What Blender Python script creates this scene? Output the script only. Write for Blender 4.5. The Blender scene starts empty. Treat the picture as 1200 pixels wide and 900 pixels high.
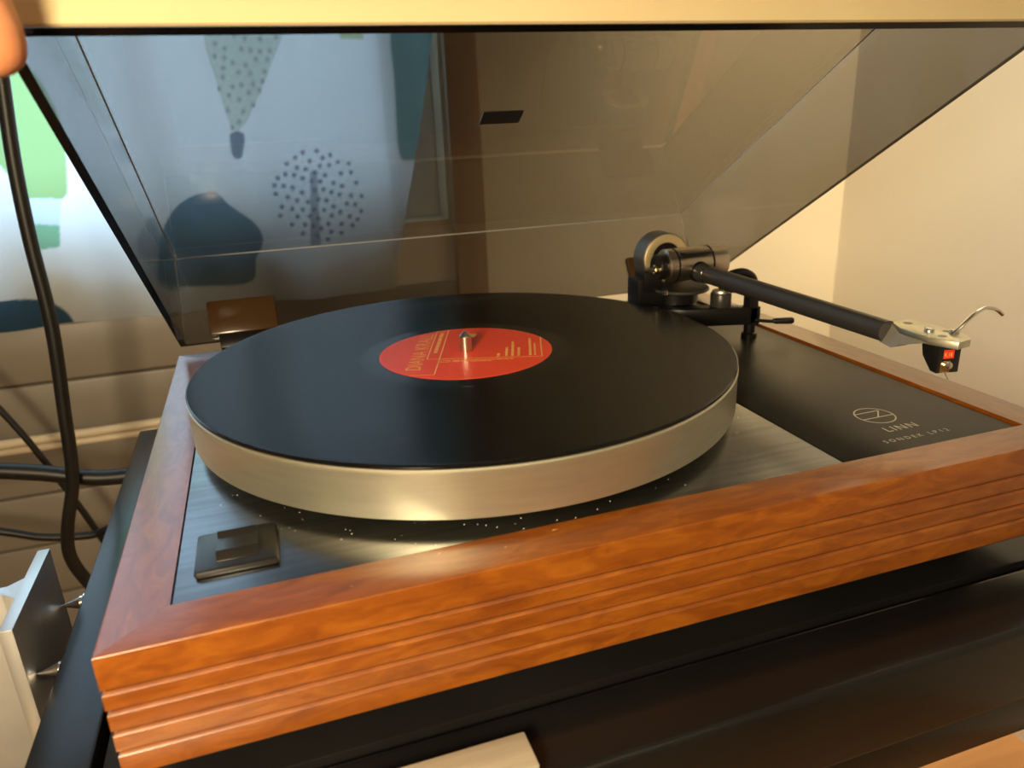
import bpy, bmesh, math, random
from mathutils import Vector, Matrix
random.seed(4)
S = 0.001                       # all lengths below are millimetres
# ------------------------------------------------------------------ camera
scene = bpy.context.scene
COL = scene.collection
FPX = 881.18
CAM = (70.863, -231.472, 157.916)
CR = [[0.946847, 0.14341, -0.28795], [-0.319129, 0.30613, -0.896907], [-0.040475, 0.941126, 0.335624]]
cd = bpy.data.cameras.new('camera')
cd.sensor_fit = 'HORIZONTAL'; cd.sensor_width = 36.0
cd.lens = FPX / 1200.0 * 36.0
cd.clip_start = 0.01; cd.clip_end = 50
cd.dof.use_dof = True; cd.dof.focus_distance = 0.40; cd.dof.aperture_fstop = 11.0
cam = bpy.data.objects.new('camera', cd); COL.objects.link(cam)
cam.matrix_world = Matrix.Translation(Vector(CAM) * S) @ Matrix(CR).to_4x4()
scene.camera = cam
vs = scene.view_settings
vs.view_transform = 'Standard'; vs.look = 'None'; vs.gamma = 1.0; vs.use_curve_mapping = False
vs.exposure = 0.0
# ------------------------------------------------------------------ world and lights
w = bpy.data.worlds.new('world'); scene.world = w; w.use_nodes = True
w.node_tree.nodes['Background'].inputs[0].default_value = (0.62, 0.78, 1.0, 1)
w.node_tree.nodes['Background'].inputs[1].default_value = 0.6
def area(name, loc, target, sx, sy, power, col):
    l = bpy.data.lights.new(name, 'AREA'); l.shape = 'RECTANGLE'; l.size = sx * S; l.size_y = sy * S
    l.energy = power; l.color = col
    o = bpy.data.objects.new(name, l); COL.objects.link(o)
    o.location = Vector(loc) * S
    o.rotation_euler = (Vector(target) - Vector(loc)).to_track_quat('-Z', 'Y').to_euler()
    return o
def bulb(name, loc, r, power, col):
    l = bpy.data.lights.new(name, 'POINT'); l.shadow_soft_size = r * S; l.energy = power; l.color = col
    o = bpy.data.objects.new(name, l); COL.objects.link(o); o.location = Vector(loc) * S
    return o
WARM = (1.0, 0.79, 0.50)
area('daylight_outside_window', (140, 1150, 430), (140, 690, 300), 1100, 1100, 24.0, (0.53, 0.78, 1.0))
area('desk_lamp', (-110, -350, 200), (160, 60, -10), 110, 110, 5.4, WARM)
sp = bpy.data.lights.new('corner_fill_spot', 'SPOT'); sp.energy = 72.0; sp.color = WARM; sp.spot_size = math.radians(66); sp.spot_blend = 1.0; sp.shadow_soft_size = 0.06  # unseen spot added to brighten the walls at the room corner
so = bpy.data.objects.new('corner_fill_spot', sp); COL.objects.link(so); so.location = Vector((740, 240, 950)) * S
so.rotation_euler = (Vector((860, 640, 0)) - Vector((740, 240, 950))).to_track_quat('-Z', 'Y').to_euler()
area('ceiling_bounce_fill', (500, -1300, 1150), (500, -1300, 2000), 250, 250, 4.2, WARM)  # added unseen light facing up, soft warm fill off the ceiling
bulb('wall_lamp', (312, 640, 400), 22, 0.06, WARM)
# ------------------------------------------------------------------ helpers
class MB:
    def __init__(s): s.v = []; s.f = []; s.m = []
    def face(s, idx, m=0): s.f.append(idx); s.m.append(m)
    def box(s, x0, x1, y0, y1, z0, z1, m=0):
        b = len(s.v)
        s.v += [(x, y, z) for z in (z0, z1) for y in (y0, y1) for x in (x0, x1)]
        for q in ((0,2,3,1),(4,5,7,6),(0,1,5,4),(2,6,7,3),(0,4,6,2),(1,3,7,5)): s.face([b+i for i in q], m)
        return s
    def prism(s, poly, z0, z1, m=0):
        b = len(s.v); n = len(poly)
        s.v += [(x, y, z0) for x, y in poly] + [(x, y, z1) for x, y in poly]
        s.face([b+i for i in range(n)][::-1], m); s.face([b+n+i for i in range(n)], m)
        for i in range(n): s.face([b+i, b+(i+1)%n, b+n+(i+1)%n, b+n+i], m)
        return s
    def lathe(s, prof, c=(0,0,0), ax=(0,0,1), n=48, m=0, close=True):
        """prof: list of (radius, height along axis)"""
        ax = Vector(ax).normalized(); u = ax.orthogonal().normalized(); v = ax.cross(u); c = Vector(c)
        b = len(s.v); k = len(prof)
        for i in range(n):
            a = 2*math.pi*i/n; d = u*math.cos(a) + v*math.sin(a)
            for r, h in prof: s.v.append(tuple(c + ax*h + d*r))
        for i in range(n):
            j = (i+1) % n
            for q in range(k-1): s.face([b+i*k+q, b+j*k+q, b+j*k+q+1, b+i*k+q+1], m)
        if close:
            if prof[0][0] > 1e-6: s.face([b+i*k for i in range(n)][::-1], m)
            if prof[-1][0] > 1e-6: s.face([b+i*k+k-1 for i in range(n)], m)
        return s
    def cyl(s, p0, p1, r0, r1=None, n=24, m=0):
        p0 = Vector(p0); p1 = Vector(p1)
        return s.lathe([(r0, 0), (r0 if r1 is None else r1, (p1-p0).length)], p0, p1-p0, n, m)
    def tube(s, pts, r, n=10, m=0, sub=6, taper=None):
        P = [Vector(q) for q in pts]; C = []
        for i in range(len(P)-1):
            a = P[max(i-1,0)]; b_ = P[i]; c = P[i+1]; d = P[min(i+2,len(P)-1)]
            for k in range(sub):
                t = k/sub
                C.append(0.5*((2*b_)+(c-a)*t+(2*a-5*b_+4*c-d)*t*t+(-a+3*b_-3*c+d)*t**3))
        C.append(P[-1]); b = len(s.v); u = None
        for i, q in enumerate(C):
            t = (C[min(i+1,len(C)-1)] - C[max(i-1,0)]).normalized()
            u = t.orthogonal().normalized() if u is None else (u - t*u.dot(t)).normalized()
            v = t.cross(u); rr = r if taper is None else r + (taper-r)*i/(len(C)-1)
            for k in range(n):
                a = 2*math.pi*k/n; s.v.append(tuple(q + (u*math.cos(a)+v*math.sin(a))*rr))
        for i in range(len(C)-1):
            for k in range(n):
                s.face([b+i*n+k, b+i*n+(k+1)%n, b+(i+1)*n+(k+1)%n, b+(i+1)*n+k], m)
        s.face([b+k for k in range(n)][::-1], m); e = b+(len(C)-1)*n; s.face([e+k for k in range(n)], m)
        return s
    def xf(s, fn):
        s.v = [tuple(fn(*q)) for q in s.v]; return s
    def build(s, name, mats, parent=None, bevel=0, smooth=35, seg=2):
        me = bpy.data.meshes.new(name)
        me.from_pydata([(x*S, y*S, z*S) for x, y, z in s.v], [], s.f)
        mats = mats if isinstance(mats, (list, tuple)) else [mats]
        for m in mats: me.materials.append(m)
        me.polygons.foreach_set('material_index', s.m)
        bm = bmesh.new(); bm.from_mesh(me); bmesh.ops.recalc_face_normals(bm, faces=bm.faces)
        if bevel:
            es = [e for e in bm.edges if len(e.link_faces) == 2 and e.calc_face_angle(0) > math.radians(28)]
            bmesh.ops.bevel(bm, geom=es, offset=bevel*S, segments=seg, profile=0.5, affect='EDGES', clamp_overlap=True)
        bm.to_mesh(me); bm.free()
        if smooth:
            me.shade_smooth(); me.set_sharp_from_angle(angle=math.radians(smooth))
        o = bpy.data.objects.new(name, me); COL.objects.link(o)
        if parent: o.parent = parent
        return o
def tag(o, label=None, cat=None, group=None, kind=None):
    if label: o['label'] = label
    if cat: o['category'] = cat
    if group: o['group'] = group
    if kind: o['kind'] = kind
    return o
def empty(name, loc=(0,0,0)):
    o = bpy.data.objects.new(name, None); COL.objects.link(o); o.empty_display_size = 0.05
    return o
# ------------------------------------------------------------------ materials
def mat(name, col, rough=0.5, metal=0.0, spec=0.5, aniso=0.0, coat=0.0, coat_rough=0.1):
    m = bpy.data.materials.new(name); m.use_nodes = True
    b = m.node_tree.nodes['Principled BSDF']
    b.inputs['Base Color'].default_value = (*col, 1); b.inputs['Roughness'].default_value = rough
    b.inputs['Metallic'].default_value = metal; b.inputs['Specular IOR Level'].default_value = spec
    b.inputs['Anisotropic'].default_value = aniso
    b.inputs['Coat Weight'].default_value = coat; b.inputs['Coat Roughness'].default_value = coat_rough
    return m
def N(m, t, **k):
    n = m.node_tree.nodes.new(t)
    for a, b in k.items(): setattr(n, a, b)
    return n
def L(m, a, b): m.node_tree.links.new(a, b)
def noise(m, scale, detail=4, stretch=(1,1,1), coord='Object'):
    tc = N(m, 'ShaderNodeTexCoord'); mp = N(m, 'ShaderNodeMapping'); mp.inputs['Scale'].default_value = stretch
    n = N(m, 'ShaderNodeTexNoise'); n.inputs['Scale'].default_value = scale; n.inputs['Detail'].default_value = detail
    L(m, tc.outputs[coord], mp.inputs['Vector']); L(m, mp.outputs['Vector'], n.inputs['Vector'])
    return n
def ramp(m, src, stops):
    r = N(m, 'ShaderNodeValToRGB'); e = r.color_ramp.elements
    while len(e) < len(stops): e.new(0.5)
    for i, (p, c) in enumerate(stops): e[i].position = p; e[i].color = (*c, 1) if len(c) == 3 else c
    L(m, src, r.inputs['Fac']); return r
def bump(m, src, strength, dist=0.001):
    b = N(m, 'ShaderNodeBump'); b.inputs['Strength'].default_value = strength; b.inputs['Distance'].default_value = dist
    L(m, src, b.inputs['Height']); L(m, b.outputs['Normal'], m.node_tree.nodes['Principled BSDF'].inputs['Normal']); return b
def P(m): return m.node_tree.nodes['Principled BSDF']
def mottled(name, c0, c1, scale, rough, stretch=(1,1,1), bmp=0.0, spec=0.5, metal=0.0, coat=0.0):
    m = mat(name, c0, rough, metal, spec, coat=coat)
    n = noise(m, scale, 5, stretch)
    r = ramp(m, n.outputs['Fac'], [(0.3, c0), (0.7, c1)]); L(m, r.outputs['Color'], P(m).inputs['Base Color'])
    if bmp: bump(m, n.outputs['Fac'], bmp)
    return m
def wood(name, stretch):
    m = mat(name, (0.2,0.06,0.01), 0.36, spec=0.4, coat=0.65, coat_rough=0.22)
    n = noise(m, 70, 7, stretch); n.inputs['Distortion'].default_value = 1.2; n.inputs['Roughness'].default_value = 0.62
    r = ramp(m, n.outputs['Fac'], [(0.28, (0.145,0.034,0.0035)), (0.5, (0.225,0.061,0.005)), (0.72, (0.31,0.098,0.0075))])
    n2 = noise(m, 9, 3, stretch)
    mx = N(m, 'ShaderNodeMix', data_type='RGBA', blend_type='MULTIPLY'); mx.inputs[0].default_value = 0.55
    r2 = ramp(m, n2.outputs['Fac'], [(0.3, (0.62,0.55,0.5)), (0.7, (1.15,1.15,1.1))])
    L(m, r.outputs['Color'], mx.inputs[6]); L(m, r2.outputs['Color'], mx.inputs[7])
    # small chips of bare wood where the finish is worn, denser on the top edge
    n3 = noise(m, 150, 2, tuple(a*1.2 for a in stretch)); c = ramp(m, n3.outputs['Fac'], [(0.755, (0,0,0)), (0.775, (1,1,1))])
    mx2 = N(m, 'ShaderNodeMix', data_type='RGBA'); L(m, c.outputs['Color'], mx2.inputs[0])
    L(m, mx.outputs[2], mx2.inputs[6]); mx2.inputs[7].default_value = (0.72,0.42,0.16,1)
    L(m, mx2.outputs[2], P(m).inputs['Base Color'])
    bump(m, n.outputs['Fac'], 0.12, 0.0006)
    return m
M = {}
M['wood_x'] = wood('lacquered_wood_along_x', (0.55, 2.0, 2.0))
M['wood_y'] = wood('lacquered_wood_along_y', (2.0, 0.55, 2.0))
M['alu'] = mottled('satin_aluminium', (0.66,0.65,0.53), (0.72,0.71,0.58), 40, 0.42, (1,1,8), metal=1.0)
M['groove'] = mottled('dark_brown_groove', (0.035,0.009,0.002), (0.07,0.02,0.004), 40, 0.6)  # darker brown for the back faces of the plinth grooves
M['platter'] = mottled('satin_platter_rim', (0.60,0.58,0.45), (0.66,0.64,0.50), 40, 0.46, (1,1,8), metal=0.92)
M['cw_face'] = mat('satin_brass', (0.86,0.70,0.40), 0.42, 0.8)
M['alu_matte'] = mottled('bead_blasted_aluminium', (0.66,0.65,0.62), (0.72,0.71,0.68), 60, 0.42, metal=0.9)
M['alu_brushed'] = mottled('brushed_aluminium_bar', (0.50,0.45,0.34), (0.64,0.58,0.45), 60, 0.5, (0.4,6,6), metal=0.4)
M['steel'] = mottled('brushed_steel_plate', (0.18,0.185,0.19), (0.26,0.265,0.27), 30, 0.27, (0.5,9,9), 0.02, metal=1.0)
M['chrome'] = mat('chrome', (0.82,0.80,0.75), 0.12, 1.0)
M['spindle'] = mat('turned_steel_spindle', (0.62,0.58,0.50), 0.28, 1.0)
M['brass'] = mat('brass', (0.83,0.62,0.30), 0.22, 1.0)
M['titanium'] = mat('warm_grey_anodised', (0.60,0.52,0.40), 0.30, 1.0)
M['dial_dark'] = mat('dark_grey_metal', (0.16,0.16,0.16), 0.35, 0.6)
M['neck'] = mat('mid_grey_cast_metal', (0.30,0.28,0.24), 0.45, 0.5)
M['seam'] = mat('acrylic_glue_seam', (0.42,0.42,0.40), 0.3)
M['black_metal'] = mat('black_painted_metal', (0.007,0.0065,0.006), 0.32, spec=0.35)
M['arm_black'] = mat('matte_charcoal_tube', (0.045,0.042,0.038), 0.36, 0.3)
M['board'] = mottled('black_armboard_lacquer', (0.013,0.012,0.010), (0.018,0.016,0.014), 30, 0.36, spec=0.22)
M['black_plastic'] = mat('black_plastic', (0.010,0.010,0.010), 0.28)
M['switch'] = mat('semi_gloss_black_plastic', (0.014,0.013,0.012), 0.3, spec=0.45)
M['rubber'] = mottled('black_rubber', (0.004,0.0036,0.0032), (0.008,0.007,0.006), 80, 0.45)
M['shelf'] = mottled('black_satin_lacquer', (0.0065,0.0062,0.006), (0.010,0.0095,0.009), 12, 0.24, spec=0.4)
M['dust'] = mat('pale_dust', (0.8,0.75,0.65), 0.9)
M['white_ink'] = mat('pale_ink', (0.56,0.53,0.45), 0.5)
M['gold_ink'] = mat('gold_ink', (0.95,0.55,0.16), 0.5)
M['red_ink'] = mat('red_sticker', (0.75,0.05,0.02), 0.4)
M['hinge'] = mat('dark_brown_hinge', (0.055,0.026,0.008), 0.22)
M['paint'] = mottled('cream_wall_paint', (0.80,0.74,0.58), (0.84,0.78,0.62), 3, 0.75, bmp=0.02)
M['paint_side'] = mottled('pale_grey_wall_paint', (0.74,0.70,0.60), (0.78,0.74,0.64), 3, 0.75, bmp=0.02)
M['ceil'] = mottled('ceiling_paint', (0.78,0.74,0.66), (0.80,0.76,0.68), 3, 0.8)
M['plank'] = mottled('tan_painted_board', (0.235,0.21,0.175), (0.29,0.26,0.215), 6, 0.42, (0.3,2,2), 0.02)
M['floor'] = mottled('oak_floor', (0.42,0.20,0.07), (0.60,0.32,0.13), 10, 0.4, (0.3,3,1))
M['pipe'] = mat('cream_plastic', (0.80,0.70,0.52), 0.30)
M['strip'] = mottled('cream_matt_strip', (0.66,0.53,0.29), (0.70,0.57,0.32), 20, 0.6)
M['casing'] = mottled('brown_wood_casing', (0.42,0.30,0.19), (0.50,0.36,0.24), 12, 0.5, (3,3,0.4))
# record vinyl: anisotropic concentric grooves
m = mat('vinyl', (0.0035,0.0035,0.004), 0.17, spec=0.34, aniso=0.6)
tg = N(m, 'ShaderNodeTangent', direction_type='RADIAL', axis='Z'); L(m, tg.outputs['Tangent'], P(m).inputs['Tangent'])
M['vinyl'] = m
M['deadwax'] = mat('vinyl_runout', (0.005,0.005,0.006), 0.16, spec=0.6)
M['label'] = mottled('red_paper_label', (0.94,0.078,0.03), (0.98,0.09,0.036), 30, 0.34)
# smoked acrylic
def acrylic(name, t, haze):
    m = bpy.data.materials.new(name); m.use_nodes = True; nt = m.node_tree; nt.nodes.remove(P(m))
    out = nt.nodes['Material Output']
    tr = N(m, 'ShaderNodeBsdfTransparent'); tr.inputs[0].default_value = (*t, 1)
    gl = N(m, 'ShaderNodeBsdfGlossy'); gl.inputs['Roughness'].default_value = 0.03
    df = N(m, 'ShaderNodeBsdfDiffuse'); df.inputs[0].default_value = (0.55,0.48,0.38,1)
    fr = N(m, 'ShaderNodeFresnel'); ge = N(m, 'ShaderNodeNewGeometry')
    ior = N(m, 'ShaderNodeMapRange'); ior.inputs['To Min'].default_value = 1.49; ior.inputs['To Max'].default_value = 1/1.49
    L(m, ge.outputs['Backfacing'], ior.inputs['Value']); L(m, ior.outputs['Result'], fr.inputs[0])   # same reflectance on both faces of the sheet
    a = N(m, 'ShaderNodeMixShader'); a.inputs[0].default_value = haze
    L(m, tr.outputs[0], a.inputs[1]); L(m, df.outputs[0], a.inputs[2])
    b = N(m, 'ShaderNodeMixShader'); L(m, fr.outputs[0], b.inputs[0]); L(m, a.outputs[0], b.inputs[1]); L(m, gl.outputs[0], b.inputs[2])
    L(m, b.outputs[0], out.inputs['Surface']); return m
M['acrylic'] = acrylic('smoked_acrylic', (0.515,0.505,0.49), 0.007)
M['acrylic_edge'] = mat('smoked_acrylic_cut_edge', (0.004,0.0035,0.0035), 0.12, spec=0.2)
m = bpy.data.materials.new('window_glass'); m.use_nodes = True; m.node_tree.nodes.remove(P(m))
tr = N(m, 'ShaderNodeBsdfTransparent'); gl = N(m, 'ShaderNodeBsdfGlossy'); gl.inputs['Roughness'].default_value = 0.02
mx = N(m, 'ShaderNodeMixShader'); mx.inputs[0].default_value = 0.06
L(m, tr.outputs[0], mx.inputs[1]); L(m, gl.outputs[0], mx.inputs[2]); L(m, mx.outputs[0], m.node_tree.nodes['Material Output'].inputs['Surface'])
M['glass'] = m
# curtain: printed cloth, lets daylight through
m = bpy.data.materials.new('printed_curtain_cloth'); m.use_nodes = True; m.node_tree.nodes.remove(P(m))
at = N(m, 'ShaderNodeAttribute'); at.attribute_name = 'print'
df = N(m, 'ShaderNodeBsdfDiffuse'); tl = N(m, 'ShaderNodeBsdfTranslucent'); mx = N(m, 'ShaderNodeMixShader'); mx.inputs[0].default_value = 0.72
L(m, at.outputs['Color'], df.inputs[0]); L(m, at.outputs['Color'], tl.inputs[0])
L(m, df.outputs[0], mx.inputs[1]); L(m, tl.outputs[0], mx.inputs[2]); L(m, mx.outputs[0], m.node_tree.nodes['Material Output'].inputs['Surface'])
M['curtain'] = m
# skin
m = mat('skin', (0.72,0.30,0.14), 0.5); P(m).inputs['Subsurface Weight'].default_value = 0.25
P(m).inputs['Subsurface Radius'].default_value = (0.006,0.002,0.001)
n = noise(m, 60, 4); r = ramp(m, n.outputs['Fac'], [(0.3, (0.66,0.25,0.11)), (0.7, (0.78,0.35,0.17))]); L(m, r.outputs['Color'], P(m).inputs['Base Color'])
bump(m, noise(m, 900, 2).outputs['Fac'], 0.15, 0.0003); M['skin'] = m
# ------------------------------------------------------------------ the room
YB, XR, XL, YF, ZF, ZC = 700, 900, -1500, -2000, -620, 1520
WX0, WX1, WZ0, WZ1 = -480, 296, 40, 900            # window opening
mb = MB()
mb.box(XL, WX0, YB, YB+120, ZF, ZC); mb.box(WX1, XR+120, YB, YB+120, ZF, ZC)
mb.box(WX0, WX1, YB, YB+120, ZF, WZ0); mb.box(WX0, WX1, YB, YB+120, WZ1, ZC)
wall_back = tag(mb.build('wall_back', M['paint'], smooth=0), 'cream painted wall behind the turntable', kind='structure')
tag(MB().box(XR, XR+120, YF, YB, ZF, ZC).build('wall_right', M['paint_side'], smooth=0), 'pale beige wall to the right of the turntable', kind='structure')
tag(MB().box(XL-120, XL, YF, YB+120, ZF, ZC).build('wall_left', M['paint'], smooth=0), 'cream wall on the left', kind='structure')
tag(MB().box(XL-120, XR+120, YF-120, YF, ZF, ZC).build('wall_front', M['paint'], smooth=0), 'cream wall behind the viewer', kind='structure')
tag(MB().box(XL-120, XR+120, YF-120, YB+120, ZF-100, ZF).build('floor', M['floor'], smooth=0), 'orange brown wooden floor', kind='structure')
tag(MB().box(XL-120, XR+120, YF-120, YB+120, ZC, ZC+100).build('ceiling', M['ceil'], smooth=0), 'pale ceiling', kind='structure')
# window behind the curtain
mb = MB()
mb.box(WX0, WX0+50, YB+40, YB+90, WZ0, WZ1).box(WX1-50, WX1, YB+40, YB+90, WZ0, WZ1)
mb.box(WX0+50, WX1-50, YB+40, YB+90, WZ0, WZ0+50).box(WX0+50, WX1-50, YB+40, YB+90, WZ1-50, WZ1)
win = tag(mb.build('window_1', M['ceil'], bevel=3), 'window frame behind the printed curtain', kind='structure')
MB().box(WX0+50, WX1-50, YB+62, YB+66, WZ0+50, WZ1-50).build('pane', M['glass'], win, smooth=0)
# painted boards under the window, one object each
tops = [-36, -101, -167, -233, -298, -364, -430, -496, -560]
for i in range(len(tops)-1):
    o = MB().box(XL+2, 296, YB-18, YB-1, tops[i+1]+1.6, tops[i]).build('plank', M['plank'], wall_back, bevel=4)
MB().box(XL+2, 296, YB-9, YB-1, ZF, tops[0]-2).build('board_backing', M['plank'], wall_back, smooth=0)
tag(MB().box(300, 340, YB-16, YB-0.5, -300, 940).build('trim_1', M['casing'], bevel=3), 'brown wooden window casing seen through the raised lid', kind='structure')
# ------------------------------------------------------------------ curtain
import numpy as np
def smoothed(poly, k=5):
    out = []; n = len(poly)
    for i in range(n):
        p0, p1, p2, p3 = (Vector(poly[(i+j) % n]) for j in (-1,0,1,2))
        for q in range(k):
            t = q/k
            out.append(tuple(0.5*((2*p1)+(p2-p0)*t+(2*p0-5*p1+4*p2-p3)*t*t+(-p0+3*p1-3*p2+p3)*t**3)))
    return out
def inpoly(x, y, poly):
    c = np.zeros(np.shape(x), bool); j = len(poly)-1
    for i in range(len(poly)):
        xi, yi = poly[i]; xj, yj = poly[j]
        if yi != yj: c ^= ((yi > y) != (yj > y)) & (x < (xj-xi)*(y-yi)/(yj-yi)+xi)
        j = i
    return c
BASE = (0.78,0.82,0.85)
SH = [
 ([(-140,232),(-118,218),(-104,172),(-109.4,118.4),(-119.1,95.5),(-155,98),(-163.6,121.7),(-190,180),(-180,225)], (0.30,0.46,0.20)),
 ([(-155,98),(-119.9,95.6),(-128.1,68.7),(-157,71.9)], (0.62,0.74,0.92)),
 ([(-157,71.9),(-128.1,68.7),(-132.9,46.5),(-151.2,44.5),(-156.1,51.3)], (0.24,0.48,0.32)),
 ([(-215,59.9),(-188.2,56),(-187.9,40.7),(-215,33)], (0.50,0.55,0.22)),
 ([(49.1,262),(122.3,262),(108.4,221.4),(81,174.5),(67.7,157.4),(58,157.8),(51.3,192.9)], (0.56,0.62,0.57)),
 ([(55.2,151.7),(69.4,151.1),(64.2,128.8),(58.3,125.5),(53.8,131.2)], (0.22,0.26,0.33)),
 ([(-38.8,24.7),(-26.1,61.3),(-4.4,84.7),(27.9,92.6),(43.4,76.6),(67.6,53.7),(72.2,33.9),(61.9,15.1),(48.4,-11.5),(-33.2,-2.9)], (0.17,0.27,0.34)),
 ([(242.3,262),(286.2,262),(278.3,195.3),(261.9,120.2),(251.1,114),(237.5,121.5),(238.5,196.4)], (0.22,0.36,0.36)),
 ([(182.9,262),(210.8,262),(209.6,244.9),(183.2,244.3)], (0.48,0.55,0.34)),
 ([(133.6,108.2),(141.2,107.8),(134.9,25.4),(123.2,26.4)], (0.42,0.45,0.50)),
]
rnd = random.Random(11)
def dots(inside, x0, x1, z0, z1, dmin, n):
    out = []
    for _ in range(n*60):
        q = (rnd.uniform(x0, x1), rnd.uniform(z0, z1))
        if inside(*q) and all((q[0]-a)**2+(q[1]-b)**2 > dmin*dmin for a, b in out): out.append(q)
        if len(out) >= n: break
    return out
CC = (141, 81); CRAD = 53
DOTS = dots(lambda x, z: (x-CC[0])**2+(z-CC[1])**2 < (CRAD-3)**2, 85, 197, 25, 137, 9.0, 90)
DOTT = dots(lambda x, z: bool(inpoly(np.array(x), np.array(z), SH[4][0])), 45, 125, 155, 262, 9.0, 70)
def print_colour(x, z):
    c = np.empty(x.shape+(3,)); c[:] = BASE
    for k, (poly, col) in enumerate(SH): c[inpoly(x, z, smoothed(poly) if k in (0,4,5,6,7) else poly)] = col
    c[(((x+186)/49)**2 + ((z+42)/39)**2 < 1) | ((x < -186) & (z < -3))] = (0.055,0.115,0.19)
    for a, b in DOTS: c[(x-a)**2+(z-b)**2 < 6.5] = (0.22,0.26,0.34)
    for a, b in DOTT: c[(x-a)**2*1.4+(z-b)**2*0.8 < 5.5] = (0.32,0.38,0.38)
    return c
zs = np.concatenate([np.arange(-36, 265, 1.7), np.linspace(275, 900, 30)])
ts = np.concatenate([np.linspace(-1000, -222, 60), np.linspace(-220, 0, 140), np.linspace(0, 1, 170)[1:]])
Z = np.repeat(zs[:, None], len(ts), 1)
ED = np.where(Z < 262, 233 + (Z-27)*0.235, 288.2)
Tt = np.repeat(ts[None, :], len(zs), 0)
X = np.where(Tt <= 0, Tt, Tt*ED)
Y = 676 + 7*np.sin(X*0.035+0.5*np.sin(Z*0.006)) + 3.2*np.sin(X*0.083+1.3+Z*0.004) - np.where(X > 225, 5*np.sin((X-225)/20), 0)
cc = sum(print_colour(X+dx, Z+dz) for dx in (-.5,.5) for dz in (-.5,.5))/4
vv = (np.stack([X, Y, Z], -1).reshape(-1, 3)*S).tolist(); nxx = len(ts)
ff = [(j*nxx+i, j*nxx+i+1, (j+1)*nxx+i+1, (j+1)*nxx+i) for j in range(len(zs)-1) for i in range(nxx-1)]
cc = cc.reshape(-1, 3).tolist()
me = bpy.data.meshes.new('curtain'); me.from_pydata(vv, [], ff); me.materials.append(M['curtain'])
ca = me.color_attributes.new('print', 'FLOAT_COLOR', 'POINT')
ca.data.foreach_set('color', [q for c in cc for q in (*c, 1.0)])
me.shade_smooth()
cur = bpy.data.objects.new('curtain', me); COL.objects.link(cur)
tag(cur, 'pale blue window curtain printed with green, blue and dotted shapes', 'curtain')
# ------------------------------------------------------------------ equipment rack
rack = tag(empty('equipment_rack'), 'black rack shelf with aluminium posts under the turntable', 'rack')
ZS = -68
fx0, fx1, fy0, fy1 = -44, 498, -37, 394
mb = MB()
fw = 25
mb.box(fx0, fx0+fw, fy0, fy1, ZS-43, ZS).build('shelf_rail', M['shelf'], rack, bevel=1.6)
MB().box(fx1-fw, fx1, fy0, fy1, ZS-43, ZS).build('shelf_rail', M['shelf'], rack, bevel=1.6)
MB().box(fx0+fw, fx1-fw, fy0, fy0+fw+12, ZS-43, ZS).build('shelf_rail', M['shelf'], rack, bevel=3.2, seg=4)
MB().box(fx0+fw, fx1-fw, fy1-fw, fy1, ZS-43, ZS).build('shelf_rail', M['shelf'], rack, bevel=1.6)
MB().box(fx0+fw+4, fx1-fw-4, fy0+fw+16, fy1-fw-4, ZS-30, ZS-0.2).build('shelf_panel', M['shelf'], rack, bevel=1.0)
MB().box(fx0+fw-3, fx1-fw+3, fy0+fw+9, fy1-fw+3, ZS-42, ZS-31).build('shelf_bottom', M['shelf'], rack, smooth=0)
MB().box(fx0+8, fx1-8, fy0+6, fy0+30, ZS-71, ZS-43.5).build('front_beam', M['shelf'], rack, bevel=1.5)
# aluminium H-section posts left and right of the shelf
def post(x1, y0, y1, ztop, flip, z0=ZF):
    t = 5.8; s = -1 if not flip else 1; ym = (y0+y1)/2
    X = lambda d: x1 + s*d
    poly = [(0,y0),(t,y0),(t,ym-9),(t+6,ym-4),(40,ym-4),(40+t*0+6,ym-9),(46,y0),(46+t,y0),(46+t,y1),(46,y1),(46,ym+9),(40,ym+4),(t+6,ym+4),(t,ym+9),(t,y1),(0,y1)]
    return MB().prism([(X(a), b) for a, b in poly], z0, ztop).build('post', M['alu_matte'], rack, bevel=0.4)
post(-57, 100.7, 172.0, -45, False)
def spike(y, z, side=-1):
    x = fx0 if side < 0 else fx1
    o = MB().lathe([(0.0,0),(3.6,0),(3.6,3.4),(3.3,3.8),(0.3,12.8),(0,12.9)], (x, y, z), (side,0,0), 28).build('spike', M['chrome'], rack)
    MB().lathe([(4.6,0),(4.6,1.4),(4.0,1.8),(0,1.8)], (x, y, z), (side,0,0), 28).build('spike_collar', M['chrome'], o)
for y, z in ((163.5,-75.5),(111.5,-77.5)): spike(y, z)
MB().box(-30, 138, -36, -19, ZS+0.1, ZS+8).build('front_bar', M['alu_brushed'], rack, bevel=0.8)
MB().lathe([(0,0),(9,1),(12,5),(9,9),(5,12),(0,13)], (-72, 66, -120), (-0.3,-0.6,0.75), 28).build('clamp_knob', M['brass'], rack)
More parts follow.
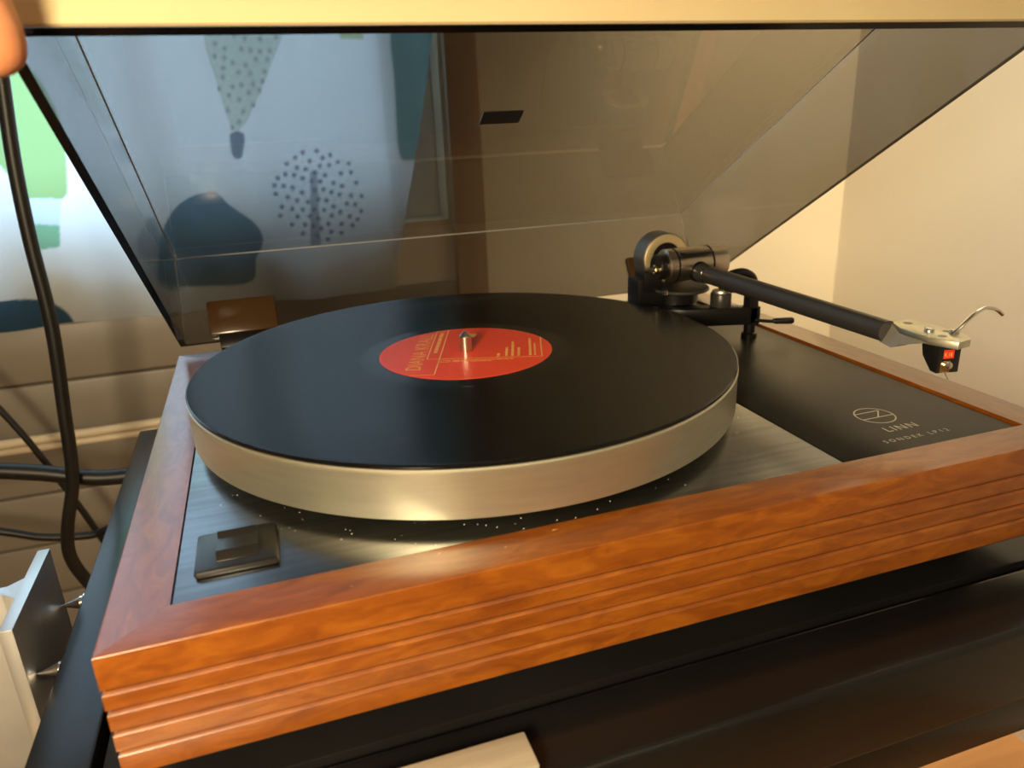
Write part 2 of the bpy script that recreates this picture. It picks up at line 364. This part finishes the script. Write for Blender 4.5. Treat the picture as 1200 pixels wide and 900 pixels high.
# ------------------------------------------------------------------ turntable
W, D, T, H = 445.0, 356.0, 21.67, 49.56
tt = tag(empty('turntable'), 'wooden turntable with fluted plinth, silver platter and raised smoked lid', 'turntable')
prof = [(T, 0)]
for k in range(5):
    a = math.pi/2*k/4; prof.append((0.8-0.8*math.sin(a), -0.8+0.8*math.cos(a)))
for g in (13.0, 21.1, 29.7, 38.2):
    prof += [(0, -g), (1.3, -g-0.05), (1.3, -g-1.45), (0.3, -g-2.15), (0, -g-2.5)]
prof += [(0, -H+0.7), (0.7, -H), (T, -H)]
def rail(side):
    out = []
    for e in (0, 1):
        for o, z in prof:
            if side == 'f': q = ((o if e == 0 else W-o), o, z)
            elif side == 'b': q = ((o if e == 0 else W-o), D-o, z)
            elif side == 'l': q = (o, (o if e == 0 else D-o), z)
            else: q = (W-o, (o if e == 0 else D-o), z)
            out.append(q)
    n = len(prof); mb = MB(); mb.v = out
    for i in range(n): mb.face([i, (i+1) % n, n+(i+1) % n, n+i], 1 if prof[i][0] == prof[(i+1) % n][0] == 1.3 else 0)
    mb.face(list(range(n))[::-1]); mb.face([n+i for i in range(n)])
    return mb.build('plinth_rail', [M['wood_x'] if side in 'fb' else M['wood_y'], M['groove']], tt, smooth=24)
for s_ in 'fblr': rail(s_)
AX = 314.6                                   # left edge of the armboard
MB().box(T+0.4, AX-1.6, T+0.3, D-T-0.4, -4, -0.6).build('top_plate', M['steel'], tt, bevel=0.35)
MB().box(T-1, W-T+1, T-1, D-T+1, -46, -8).build('inner_chassis', M['black_metal'], tt, smooth=0)
MB().box(6, W-6, 6, D-6, -H-5, -H+0.5).build('base_board', M['black_plastic'], tt, smooth=0)
for x in (40, W-40):
    for y in (40, D-40):
        MB().lathe([(0,0),(14,0),(15,1.5),(13,13.5),(0,13.5)], (x, y, ZS+0.05), (0,0,1), 28).build('foot', M['rubber'], tt)
board = MB().box(AX, W-T-3.5, T+0.5, D-T-0.5, -5, -0.8).build('armboard', M['board'], tt, bevel=0.4)
ZB = -0.8
def text(name, s, size, org, u, matl, parent, space=1.0, align='LEFT', z=0.0, th=0.06, v=None, sx=1.0):
    cu = bpy.data.curves.new('t', 'FONT'); cu.body = s; cu.size = size; cu.space_character = space
    cu.align_x = align; cu.extrude = 0.0; cu.resolution_u = 3
    o = bpy.data.objects.new('t', cu); COL.objects.link(o)
    dg = bpy.context.evaluated_depsgraph_get(); me = bpy.data.meshes.new_from_object(o.evaluated_get(dg))
    bpy.data.objects.remove(o); bpy.data.curves.remove(cu)
    u = Vector(u).normalized(); v = Vector((-u.y, u.x, 0)) if v is None else Vector(v).normalized(); og = Vector(org); nrm = u.cross(v)
    for q in me.vertices: q.co = (og + u*q.co.x*sx + v*q.co.y + nrm*th) * S
    me.name = name; me.materials.clear(); me.materials.append(matl)
    ob = bpy.data.objects.new(name, me); COL.objects.link(ob)
    if parent: ob.parent = parent
    return ob
text('lettering', 'LINN', 7.8, (368.2, 42.2, ZB), (1,0,0), M['white_ink'], board, 1.22, 'CENTER')
text('lettering', 'SONDEK LP12', 4.3, (367.0, 31.9, ZB), (1,0,0), M['white_ink'], board, 1.62, 'CENTER')
def strip_line(mb, a, b, wdt, z, th=0.08):
    a = Vector((*a, 0)); b = Vector((*b, 0)); d = (b-a).normalized(); n = Vector((-d.y, d.x, 0))*wdt/2
    k = len(mb.v); mb.v += [tuple(q + Vector((0,0,z+th))) for q in (a-n, b-n, b+n, a+n)]; mb.face([k, k+1, k+2, k+3])
mb = MB(); c = (367.9, 62.2); rr = 10.2
for i in range(48):
    a0 = 2*math.pi*i/48; a1 = 2*math.pi*(i+1)/48; k = len(mb.v)
    for a, r in ((a0, rr-0.35), (a1, rr-0.35), (a1, rr+0.35), (a0, rr+0.35)): mb.v.append((c[0]+r*math.cos(a), c[1]+r*math.sin(a), ZB+0.06))
    mb.face([k, k+1, k+2, k+3])
for a, b in (((358.0,59.6),(377.8,59.6)), ((359.0,67.0),(374.6,67.0)), ((374.6,67.0),(367.9,59.6))): strip_line(mb, a, b, 0.75, ZB)
mb.build('logo', M['white_ink'], board, smooth=0)
# rocker switch
sw = MB()
sw.box(28.8, 59.8, 34.8, 65.2, -0.6, 2.6)
sw = sw.build('power_switch', M['switch'], tt, bevel=1.8)
mb = MB(); b = 0
prf = [(40.0, 3.0), (44.2, 5.2), (57.5, 3.2), (60.0, 5.0), (62.3, 2.7), (62.3, 2.5), (40.0, 2.5)]
for x in (37.0, 52.5): mb.v += [(x, y, z) for y, z in prf]
n = len(prf)
for i in range(n): mb.face([i, (i+1) % n, n+(i+1) % n, n+i])
mb.face(list(range(n))[::-1]); mb.face([n+i for i in range(n)])
mb.build('rocker', M['switch'], sw, bevel=0.3)
# platter
CX, CY, ZR, ZP = 173.41, 172.11, 31.08, 6.34
R_ = 151.2
pl = MB().lathe([(0,ZP),(60,ZP),(R_-2.5,ZP),(R_-0.6,ZP+0.7),(R_-0.3,ZP+1.5),(R_-0.3,ZR-4.6),(R_,ZR-4.0),(R_,ZR-2.6),(R_-0.7,ZR-1.9),(R_-4,ZR-1.9),(0,ZR-1.9)], (CX,CY,0), (0,0,1), 180).build('platter', M['platter'], tt, smooth=30)
MB().lathe([(80,-0.6),(80,ZP),(0,ZP)], (CX,CY,0), (0,0,1), 90).build('sub_platter', M['black_metal'], pl)
MB().lathe([(3.6,ZR-2),(3.6,ZR+9.2),(3.3,ZR+9.7),(1.0,ZR+12.0),(0,ZR+12.3)], (CX,CY,0), (0,0,1), 40).build('spindle', M['spindle'], pl, smooth=20)
# record, resting on the platter
REC = MB().lathe([(3.62,ZR-1.75),(R_-1.2,ZR-1.75),(R_-0.4,ZR-1.2),(R_-0.3,ZR-0.4),(R_-1.0,ZR+0.15),(R_-3.5,ZR+0.2),(R_-5,ZR),(61,ZR),(60,ZR-0.1)], (CX,CY,0), (0,0,1), 180, close=False)
REC.lathe([(60,ZR-0.1),(50.0,ZR-0.1),(49.8,ZR+0.05),(3.62,ZR+0.05),(3.62,ZR-1.75)], (CX,CY,0), (0,0,1), 180, 1, close=False)
rec = empty('vinyl_record'); rec.location = (CX*S, CY*S, (ZR-1.75)*S)
tag(rec, 'black vinyl record with red centre label lying on the platter', 'record')
inv = Matrix.Translation(-rec.location)
def recpart(o, parent=rec):
    if parent is rec: o.matrix_parent_inverse = inv
    return o
def shift(o, parent):
    # keep mesh in coordinates centred on the record so the groove tangent runs round the spindle
    for q in o.data.vertices: q.co -= Vector(rec.location)
    o.parent = parent; return o
shift(REC.build('disc', [M['vinyl'], M['deadwax']], None, smooth=30), rec)
lab = shift(MB().lathe([(49.6,ZR+0.05),(49.6,ZR+0.16),(3.63,ZR+0.16)], (CX,CY,0), (0,0,1), 120, close=False).build('label', M['label'], None), rec)
tag(lab, 'red paper centre label with gold print')
ZL = ZR+0.18
U = Vector((0.327,0.945,0)).normalized(); V = Vector((-U.y,U.x,0))
def LP(u, v): q = Vector((CX,CY,0)) + U*u + V*v; return (q.x, q.y)
def edge_u(v): return math.sqrt(49.3**2 - v*v)
def gline(name, segs, wdt):
    mb = MB()
    for a, b in segs: strip_line(mb, LP(*a), LP(*b), wdt, ZL)
    return shift(mb.build(name, M['gold_ink'], None, smooth=0), lab)
gline('frame_line', [((-41,14),(47,14)), ((-41,14),(-41,edge_u(41))), ((-13.5,21),(44,21)), ((-13.5,21.3),(-15.2,-43.5)), ((-15.2,-43.5),(edge_u(43.5),-43.5)), ((44,21),(44,14))], 0.7)
def ltext(s, size, u, v, parent=lab, space=1.0, ang=0, sx=1.0):
    d = U if not ang else -V
    x, y = LP(u, v)
    return shift(text('lettering', s, size, (x, y, ZL+0.02), d, M['gold_ink'], None, space, sx=sx), parent)
ltext('DIANA KRALL', 12.0, -33, 22.5, space=1.05, sx=0.90)
# the track list is too small to read: rows of short strokes
def micro(name, u, v, length, h, along='u'):
    mb = MB(); t = 0
    while t < length:
        wd = rnd.uniform(1.2, 4.0); e = min(t+wd, length)
        a, b = ((u+t, v), (u+e, v)) if along == 'u' else ((u, v-t), (u, v-e))
        strip_line(mb, LP(*a), LP(*b), h, ZL); t = e + 0.6
    return shift(mb.build(name, M['gold_ink'], None, smooth=0), lab)
for v, ln, h in ((-19.0,5.5,1.7),(-23.5,17,1.5),(-27.0,28,1.5),(-30.5,16,1.5),(-37.0,34,1.5),(-39.7,24,1.0)): micro('track_line', -12.5, v, ln, h)
micro('title_line', -2, 17.5, 42, 2.2)
for u, v0, ln in ((-17.6,6,34),(-19.6,6,22)): micro('credit_line', u, v0, ln, 1.1, 'v')
mb = MB()
for i in range(24):
    a0 = 2*math.pi*i/24; a1 = 2*math.pi*(i+1)/24
    strip_line(mb, LP(-18.6+1.6*math.cos(a0), 11+3.4*math.sin(a0)), LP(-18.6+1.6*math.cos(a1), 11+3.4*math.sin(a1)), 0.7, ZL)
shift(mb.build('oval_mark', M['gold_ink'], None, smooth=0), lab)
mb = MB(); strip_line(mb, (CX+10.2,CY+26.5), (CX+13.6,CY+33), 5.0, ZL); shift(mb.build('square_mark', M['gold_ink'], None, smooth=0), lab)
# ------------------------------------------------------------------ tonearm
XA, ZA = 366.0, 46.8
arm = MB().lathe([(0,0),(6.9,0),(6.9,9),(6.3,10),(6.2,20),(5.9,120),(5.6,177),(0,177)], (XA,236,ZA), (0,-1,0), 40).build('tonearm', M['arm_black'], tt)
YA, ZH = 247.0, 51.0
hs = MB().lathe([(0,343),(11.0,343),(12.2,344),(12.2,389),(11.6,391),(0,391)], (0,YA,ZH), (1,0,0), 56).build('bearing_housing', M['titanium'], arm)
MB().lathe([(12.3,349.2),(12.6,349.4),(12.6,350.4),(12.3,350.6)], (0,YA,ZH), (1,0,0), 56, close=False).build('housing_ring', M['black_metal'], arm)
MB().lathe([(12.3,377.2),(12.6,377.4),(12.6,378.4),(12.3,378.6)], (0,YA,ZH), (1,0,0), 56, close=False).build('housing_ring', M['black_metal'], arm)
MB().box(352, 376.5, 234.0, 247, 59.3, 61.2).build('housing_slot', M['black_metal'], arm, bevel=0.3)
MB().lathe([(0,0),(7.6,0),(7.6,5),(7.0,6),(0,6)], (XA,239,ZA), (0,-1,0), 40).build('arm_collar', M['black_metal'], arm)
MB().lathe([(6.35,0),(6.55,0.2),(6.55,0.9),(6.35,1.1)], (XA,224,ZA), (0,-1,0), 40, close=False).build('arm_ring', M['chrome'], arm)
MB().lathe([(0,0),(8.5,0),(9.2,0.8),(9.2,6.0),(0,6.0)], (337,YA,ZH), (1,0,0), 40).build('yoke_boss', M['black_metal'], arm)
MB().lathe([(0,0),(3.0,0),(3.6,0.8),(3.6,4.0),(0,4.0)], (333.2,YA-3,ZH-1), (1,0,0), 28).build('bearing_screw', M['brass'], arm)
MB().box(326, 341, YA-4, YA+12, 34, 49).build('yoke_arm', M['black_metal'], arm, bevel=1.5)
# counterweight behind the housing, its bright front face towards the headshell
cw = MB().lathe([(18.6,0.2),(19.5,1.2),(19.5,17),(18.5,18),(0,18)], (XA,283,49), (0,1,0), 64, close=False).build('counterweight', M['dial_dark'], arm)
MB().lathe([(18.7,0.1),(18.2,-0.2),(12.5,-0.2),(12.0,0.6)], (XA,283,49), (0,1,0), 64, close=False).build('counterweight_face', M['cw_face'], arm)
MB().lathe([(12.1,0.5),(5,0.7)], (XA,283,49), (0,1,0), 48, close=False).build('counterweight_core', M['black_metal'], arm)
MB().cyl((XA,246,49),(XA,301.5,49),5.5).build('counterweight_stub', M['black_metal'], arm)
# column, collar and platform
MB().lathe([(0,-0.8),(27,-0.8),(27,2.2),(26,3.2),(16,3.4),(15,5),(15,22),(17,23),(17,31),(0,31)], (358,YA+8,0), (0,0,1), 56).build('arm_base', M['black_metal'], arm)
MB().lathe([(0,33.2),(20.5,33.2),(21.2,34.0),(20.5,35.4),(0,35.6)], (356,YA-2,0), (0,0,1), 56).build('lift_platform', M['arm_black'], arm)
MB().box(322, 348, YA-2, YA+16, 22, 44).build('yoke_block', M['black_metal'], arm, bevel=2)
MB().cyl((337,YA-14,34),(337,YA-14,37),2.4).build('platform_screw', M['chrome'], arm)
# cueing arm and rest
MB().prism([(340,236),(352,228),(396,213),(404,213),(404,221),(392,224),(352,246)], 9, 22).build('cue_arm', M['black_metal'], arm, bevel=1)
MB().lathe([(0,20),(7,20),(7.5,21),(7.5,31),(6.8,32),(0,32)], (380,228,0), (0,0,1), 36).build('cue_cylinder', M['arm_black'], arm)
MB().lathe([(0,32.0),(6.6,32.0),(6.2,33.4),(0,33.6)], (380,228,0), (0,0,1), 36).build('cue_cap', M['alu'], arm)
MB().lathe([(0,-0.8),(5.5,-0.8),(5.5,2),(4,3),(4,12),(0,12)], (398,217,0), (0,0,1), 32).build('rest_foot', M['black_metal'], arm)
MB().box(394, 402, 213, 221, 10, 36).build('rest_post', M['black_metal'], arm, bevel=1)
MB().tube([(398,217,34),(392,217,37),(384,217,36),(376,217,38.5),(372,217,40)], 3.0, 12).build('rest_cradle', M['black_metal'], arm)
MB().tube([(398,217,34),(399,217,38),(397,217,43),(391,217,46.6),(385,217,47),(379,217,46)], 3.4, 12).build('rest_hook', M['black_metal'], arm)
MB().tube([(400,214,12),(409,210,11),(414,208,11)], 1.3, 10).build('cue_lever', M['black_metal'], arm)
MB().lathe([(0,0),(1.7,0),(2.2,2),(2.5,13),(1.8,14.5),(0,15)], (412,209,11), (0.93,-0.37,0.0), 20).build('lever_grip', M['black_plastic'], arm)
# headshell
HP = [(369.6,61.4),(380.6,61.4),(383.6,44),(382.4,27.5),(377.7,21.2),(368.5,19.4),(363.2,31.6),(364.5,50)]
hd = MB().prism(HP, 47.6, 51.2).build('headshell', M['alu'], arm, bevel=0.35)
mb = MB()
mb.v = [(363.0,61,41.5),(362.0,52,40.8),(363.4,47.5,43.2),(362.9,32.2,48.3),(364.3,50,48.3),(369.2,61.4,51.0),
        (372.5,61,41.5),(371.5,52,40.8),(371.5,47.5,43.2),(371.5,33,48.3),(373,50,48.3),(378,61.4,51.0)]
mb.face([0,1,2,4,5]); mb.face([2,3,4]); mb.face([6,11,10,8,7]); mb.face([8,10,9])
for a, b_ in ((0,1),(1,2),(2,3),(3,4),(4,5),(5,0)): mb.face([a, b_, b_+6, a+6])
mb.build('headshell_neck', M['neck'], arm)
for x, y, r in ((374.2,55,2.2),(375.6,44,1.6),(378.5,36,1.6),(370.4,30.5,2.0)):
    MB().lathe([(r,51.16),(r,51.26),(0,51.26)], (x,y,0), (0,0,1), 24, close=False).build('headshell_hole', M['dial_dark'], arm)
for x, y in ((371.5,39.3),(379.2,32.0)):
    s_ = MB().lathe([(0,51.2),(2.3,51.2),(2.3,52.3),(1.8,52.9),(0,53.0)], (x,y,0), (0,0,1), 24).build('headshell_screw', M['chrome'], arm)
MB().tube([(375.5,30,51),(380,29.6,54.5),(388,30.9,59),(396,32.7,61),(401,33.3,60.7),(406,33.5,59.2),(410,33.1,56.4)], 0.95, 10).build('finger_lift', M['chrome'], arm)
# cartridge: body with sloping rear, coloured label and cantilever block
mb = MB()
A_ = Vector((368.9,29.2,0)); du = Vector((10.8,-2.2,0)).normalized(); dv = Vector((du.y*-1, du.x, 0))  # along front, towards rear
def cpt(a, b_, z): q = A_ + du*a + dv*b_; return (q.x, q.y, z)
prf = [(0,48.3),(0,33.0),(4.5,33.0),(11.5,39.0),(13.0,44),(13.0,48.3)]
for a in (-0.4, 11.0): mb.v += [cpt(a, b_, z) for b_, z in prf]
n = len(prf)
for i in range(n): mb.face([i, (i+1) % n, n+(i+1) % n, n+i])
mb.face(list(range(n))[::-1]); mb.face([n+i for i in range(n)])
mb.build('cartridge', M['black_plastic'], arm, bevel=0.3)
mb = MB()
for a in (-1.2, 12.4): mb.v += [cpt(a, b_, z) for b_, z in ((-0.6,48.4),(-0.6,47.0),(13.4,47.0),(13.4,48.4))]
for i in range(4): mb.face([i, (i+1) % 4, 4+(i+1) % 4, 4+i])
mb.face([3,2,1,0]); mb.face([4,5,6,7]); mb.build('cartridge_flange', M['black_plastic'], arm, bevel=0.2)
def fq(name, a0, a1, z0, z1, d, matl):
    mb = MB()
    for a in (a0, a1): mb.v += [cpt(a, b_, z) for b_, z in ((-d,z1),(-d,z0),(0.2,z0),(0.2,z1))]
    for i in range(4): mb.face([i, (i+1) % 4, 4+(i+1) % 4, 4+i])
    mb.face([3,2,1,0]); mb.face([4,5,6,7]); return mb.build(name, matl, arm, smooth=0)
fq('cartridge_label', 2.2, 7.6, 40.2, 44.6, 0.12, M['red_ink'])
text('cartridge_lettering', 'K.18', 3.0, cpt(2.6, -0.16, 41.2), du, M['gold_ink'], arm, 1.0, v=(0,0,1), sx=0.72)
fq('cantilever_block', 0.6, 5.6, 33.6, 39.4, 1.0, M['brass'])
MB().lathe([(0,0),(2.3,0),(2.3,1.2),(1.4,1.9),(0,2.0)], cpt(4.0,-0.8,37.0), -dv, 20).build('cantilever_screw', M['chrome'], arm)
MB().tube([cpt(3.2,-0.6,34.4), cpt(3.2,-3,32.4), cpt(3.2,-4.2,31.2)], 0.3, 6).build('cantilever', M['chrome'], arm)
for i in range(4):
    a = 1.5 + i*2.6
    MB().tube([cpt(a,12.8,44.5-(i%2)*2.5), cpt(a-0.6,15.5,44.8-(i%2)*3), cpt(a-1,18,46), (XA+1+i,52,46.2)], 0.42, 6).build('cartridge_lead', [M['chrome'], M['red_ink'], M['brass'], M['black_plastic']][i], arm)
# ------------------------------------------------------------------ lid
LX, LY, LZ, TH, LH, LW, LD = 2.69, 357.1, 6.08, 0.5463, 72.1, 441.0, 352.5
dd = Vector((0,-math.cos(TH),math.sin(TH))); nn = Vector((0,math.sin(TH),math.cos(TH)))
def lid(a, b_, c_): q = Vector((LX,LY,LZ)) + Vector((a,0,0)) + dd*b_ + nn*c_; return (q.x, q.y, q.z)
def lidbox(x0, x1, y0, y1, z0, z1): return MB().box(x0, x1, y0, y1, z0, z1).xf(lid)
t = 4.0
mb = MB()
o8 = [(x,y,z) for z in (0,LH) for y in (0,LD) for x in (0,LW)]
i8 = [(x,y,z) for z in (0,LH-t) for y in (t,LD-t) for x in (t,LW-t)]
mb.v = o8 + i8
mb.face([4,5,7,6]); mb.face([0,1,5,4]); mb.face([2,6,7,3]); mb.face([0,4,6,2]); mb.face([1,3,7,5])
mb.face([12,14,15,13]); mb.face([8,12,13,9]); mb.face([10,11,15,14]); mb.face([8,10,14,12]); mb.face([9,13,15,11])
for q in ((0,1,9,8),(1,3,11,9),(3,2,10,11),(2,0,8,10)): mb.face(list(q), 1)
mb.xf(lid)
lido = mb.build('lid', [M['acrylic'], M['acrylic_edge']], tt, bevel=0, smooth=0)
tag(lido, 'smoked transparent acrylic lid')
mb = MB()
for a, b_ in (((t,t,LH-t),(LW-t,t,LH-t)), ((t,t,LH-t),(t,LD-t,LH-t)), ((LW-t,t,LH-t),(LW-t,LD-t,LH-t)), ((t,t,2),(t,t,LH-t)), ((LW-t,t,2),(LW-t,t,LH-t))):
    mb.cyl(lid(*a), lid(*b_), 0.5, n=8)
mb.build('seam', M['seam'], lido)
lidbox(206.8, 232.6, 173.2, 186.3, LH-t-0.8, LH-t-0.05).build('badge', M['black_plastic'], lido, smooth=0)
lidbox(1.0, LW-1.0, LD+0.1, LD+1.6, 0.3, LH-6).build('front_strip', M['strip'], lido, smooth=0)
for x in (22.2, LW-71):
    h = lidbox(x, x+49, t+0.05, t+7, 3, 29.5).build('hinge', M['hinge'], lido, bevel=1.5)
    lidbox(x+6, x+43, -4, 10, -7.5, 2.8).build('hinge_bracket', M['black_metal'], lido, bevel=0.8)
# ------------------------------------------------------------------ dust on the plate
mb = MB()
for _ in range(70):
    a = rnd.uniform(math.radians(200), math.radians(330)); r = rnd.gauss(148, 9)
    x, y = CX+r*math.cos(a), CY+r*math.sin(a)
    if not (T+2 < x < AX-4 and T+2 < y): continue
    q = rnd.uniform(0.10, 0.26); mb.box(x-q, x+q, y-q*0.6, y+q*0.6, -0.6, -0.6+q*0.6)
tag(mb.build('dust', M['dust'], tt, smooth=0), kind='stuff')
# ------------------------------------------------------------------ cables and pipe
def cable(name, pts, r, matl, label, cat='cable', n=12, group=None):
    return tag(MB().tube(pts, r, n).build(name, matl), label, cat, group)
cable('power_cable', [(-60,400,330),(-82,425,240),(-88,430,193),(-93,430,140),(-95.3,430,85),(-95.5,430,18),(-101.8,430,-53),(-108.4,430,-114),(-122,430,-160),(-125,430,-190),(-112,430,-228),(-80,425,-300),(-60,420,-400),(-60,420,-560)], 5.2, M['rubber'], 'thick black cable hanging vertically in front of the curtain')
cable('power_cable', [(-330,470,-85),(-260,450,-105),(-185,446,-101),(-140,446,-110),(-95,446,-124),(-40,446,-132),(30,446,-165),(60,430,-260)], 7.0, M['rubber'], 'thickest black cable running level below the cream pipe')
cable('signal_cable', [(-330,520,-150),(-217.9,540,-200),(-176.3,540,-217),(-134.4,540,-224),(-90,540,-222),(0,520,-280)], 4.0, M['rubber'], 'thin black cable lying lowest across the tan boards')
cable('signal_cable', [(-230,560,-10),(-188.5,560,-86),(-160,560,-154.6),(-133.8,560,-233),(-110,560,-320),(-100,560,-420)], 3.2, M['rubber'], 'thin black cable slanting down behind the vertical cable')
cable('signal_cable', [(-140,380,-260),(-110,370,-215),(-84,350,-175),(-60,330,-150),(-20,330,-140)], 5.5, M['rubber'], 'short black cable curving up behind the aluminium post')
pp = MB().tube([(-700,672,-160),(-240,672,-161),(-80,672,-161),(250,672,-160)], 5.0, 16, sub=3)
pp.tube([(-700,673,-170),(-240,673,-171),(-80,673,-171),(250,673,-170)], 4.2, 16, sub=3)
tag(pp.build('wall_pipe', M['pipe']), 'cream double pipe running along the tan boards', 'pipe')
# ------------------------------------------------------------------ the hand that holds the lid
def skin_mesh(name, verts, edges, radii, parent=None):
    me = bpy.data.meshes.new(name); me.from_pydata([tuple(Vector(q)*S) for q in verts], edges, [])
    o = bpy.data.objects.new(name, me); COL.objects.link(o)
    md = o.modifiers.new('skin', 'SKIN'); md.use_smooth_shade = True
    sv = me.skin_vertices[0].data
    for i, r in enumerate(radii):
        r = r if isinstance(r, tuple) else (r, r); sv[i].radius = (r[0]*S, r[1]*S)
    sv[0].use_root = True
    o.modifiers.new('sub', 'SUBSURF').levels = 2; o.modifiers['sub'].render_levels = 2
    me.materials.append(M['skin'])
    dg = bpy.context.evaluated_depsgraph_get()
    m2 = bpy.data.meshes.new_from_object(o.evaluated_get(dg)); o.modifiers.clear(); o.data = m2; m2.name = name
    m2.shade_smooth()
    if not m2.materials: m2.materials.append(M['skin'])
    return o
V_, E_, R2 = [], [], []
def chain(start, pts):
    prev = start
    for q, r in pts:
        V_.append(q); R2.append(r); i = len(V_)-1
        if prev is not None: E_.append((prev, i))
        prev = i
    return prev
wr = chain(None, [((-75,-20,268), (24,19))])
chain(wr, [((-140,-110,285), 27), ((-210,-220,280), 33), ((-290,-350,255), 36)])
palm = chain(wr, [((-50,20,272), (30,17)), ((-28,52,275), (34,14))])
for base, pts in (
    ((-14,34,277), [((-2,48,278),9.5), ((22,72,272),9.0), ((36,90,268),8.2), ((46,104,256),7.4)]),
    ((-22,52,281), [((-8,72,284),9.8), ((14,98,281),9.2), ((30,118,262),8.4), ((38,131,243),7.6)]),
    ((-32,64,280), [((-20,86,284),9.4), ((0,112,283),8.8), ((14,131,262),8.0), ((22,143,238),7.2)]),
    ((-42,70,276), [((-34,92,279),8.2), ((-20,114,279),7.8), ((-8,130,262),7.2), ((2,142,240),6.4)])):
    chain(palm, [(base, 9.5)] + [(q, r) for q, r in pts])
chain(wr+0, [((-52,10,258), 13.5), ((-24,30,238), 11.2), ((-5,38,214), 10.6), ((4.5,39,190), 11.0), ((7.0,39.5,173), 9.4)])
hand = skin_mesh('person', V_, E_, R2)
tag(hand, 'bare hand reaching in at the top left, its thumb holding the lid corner', 'person')
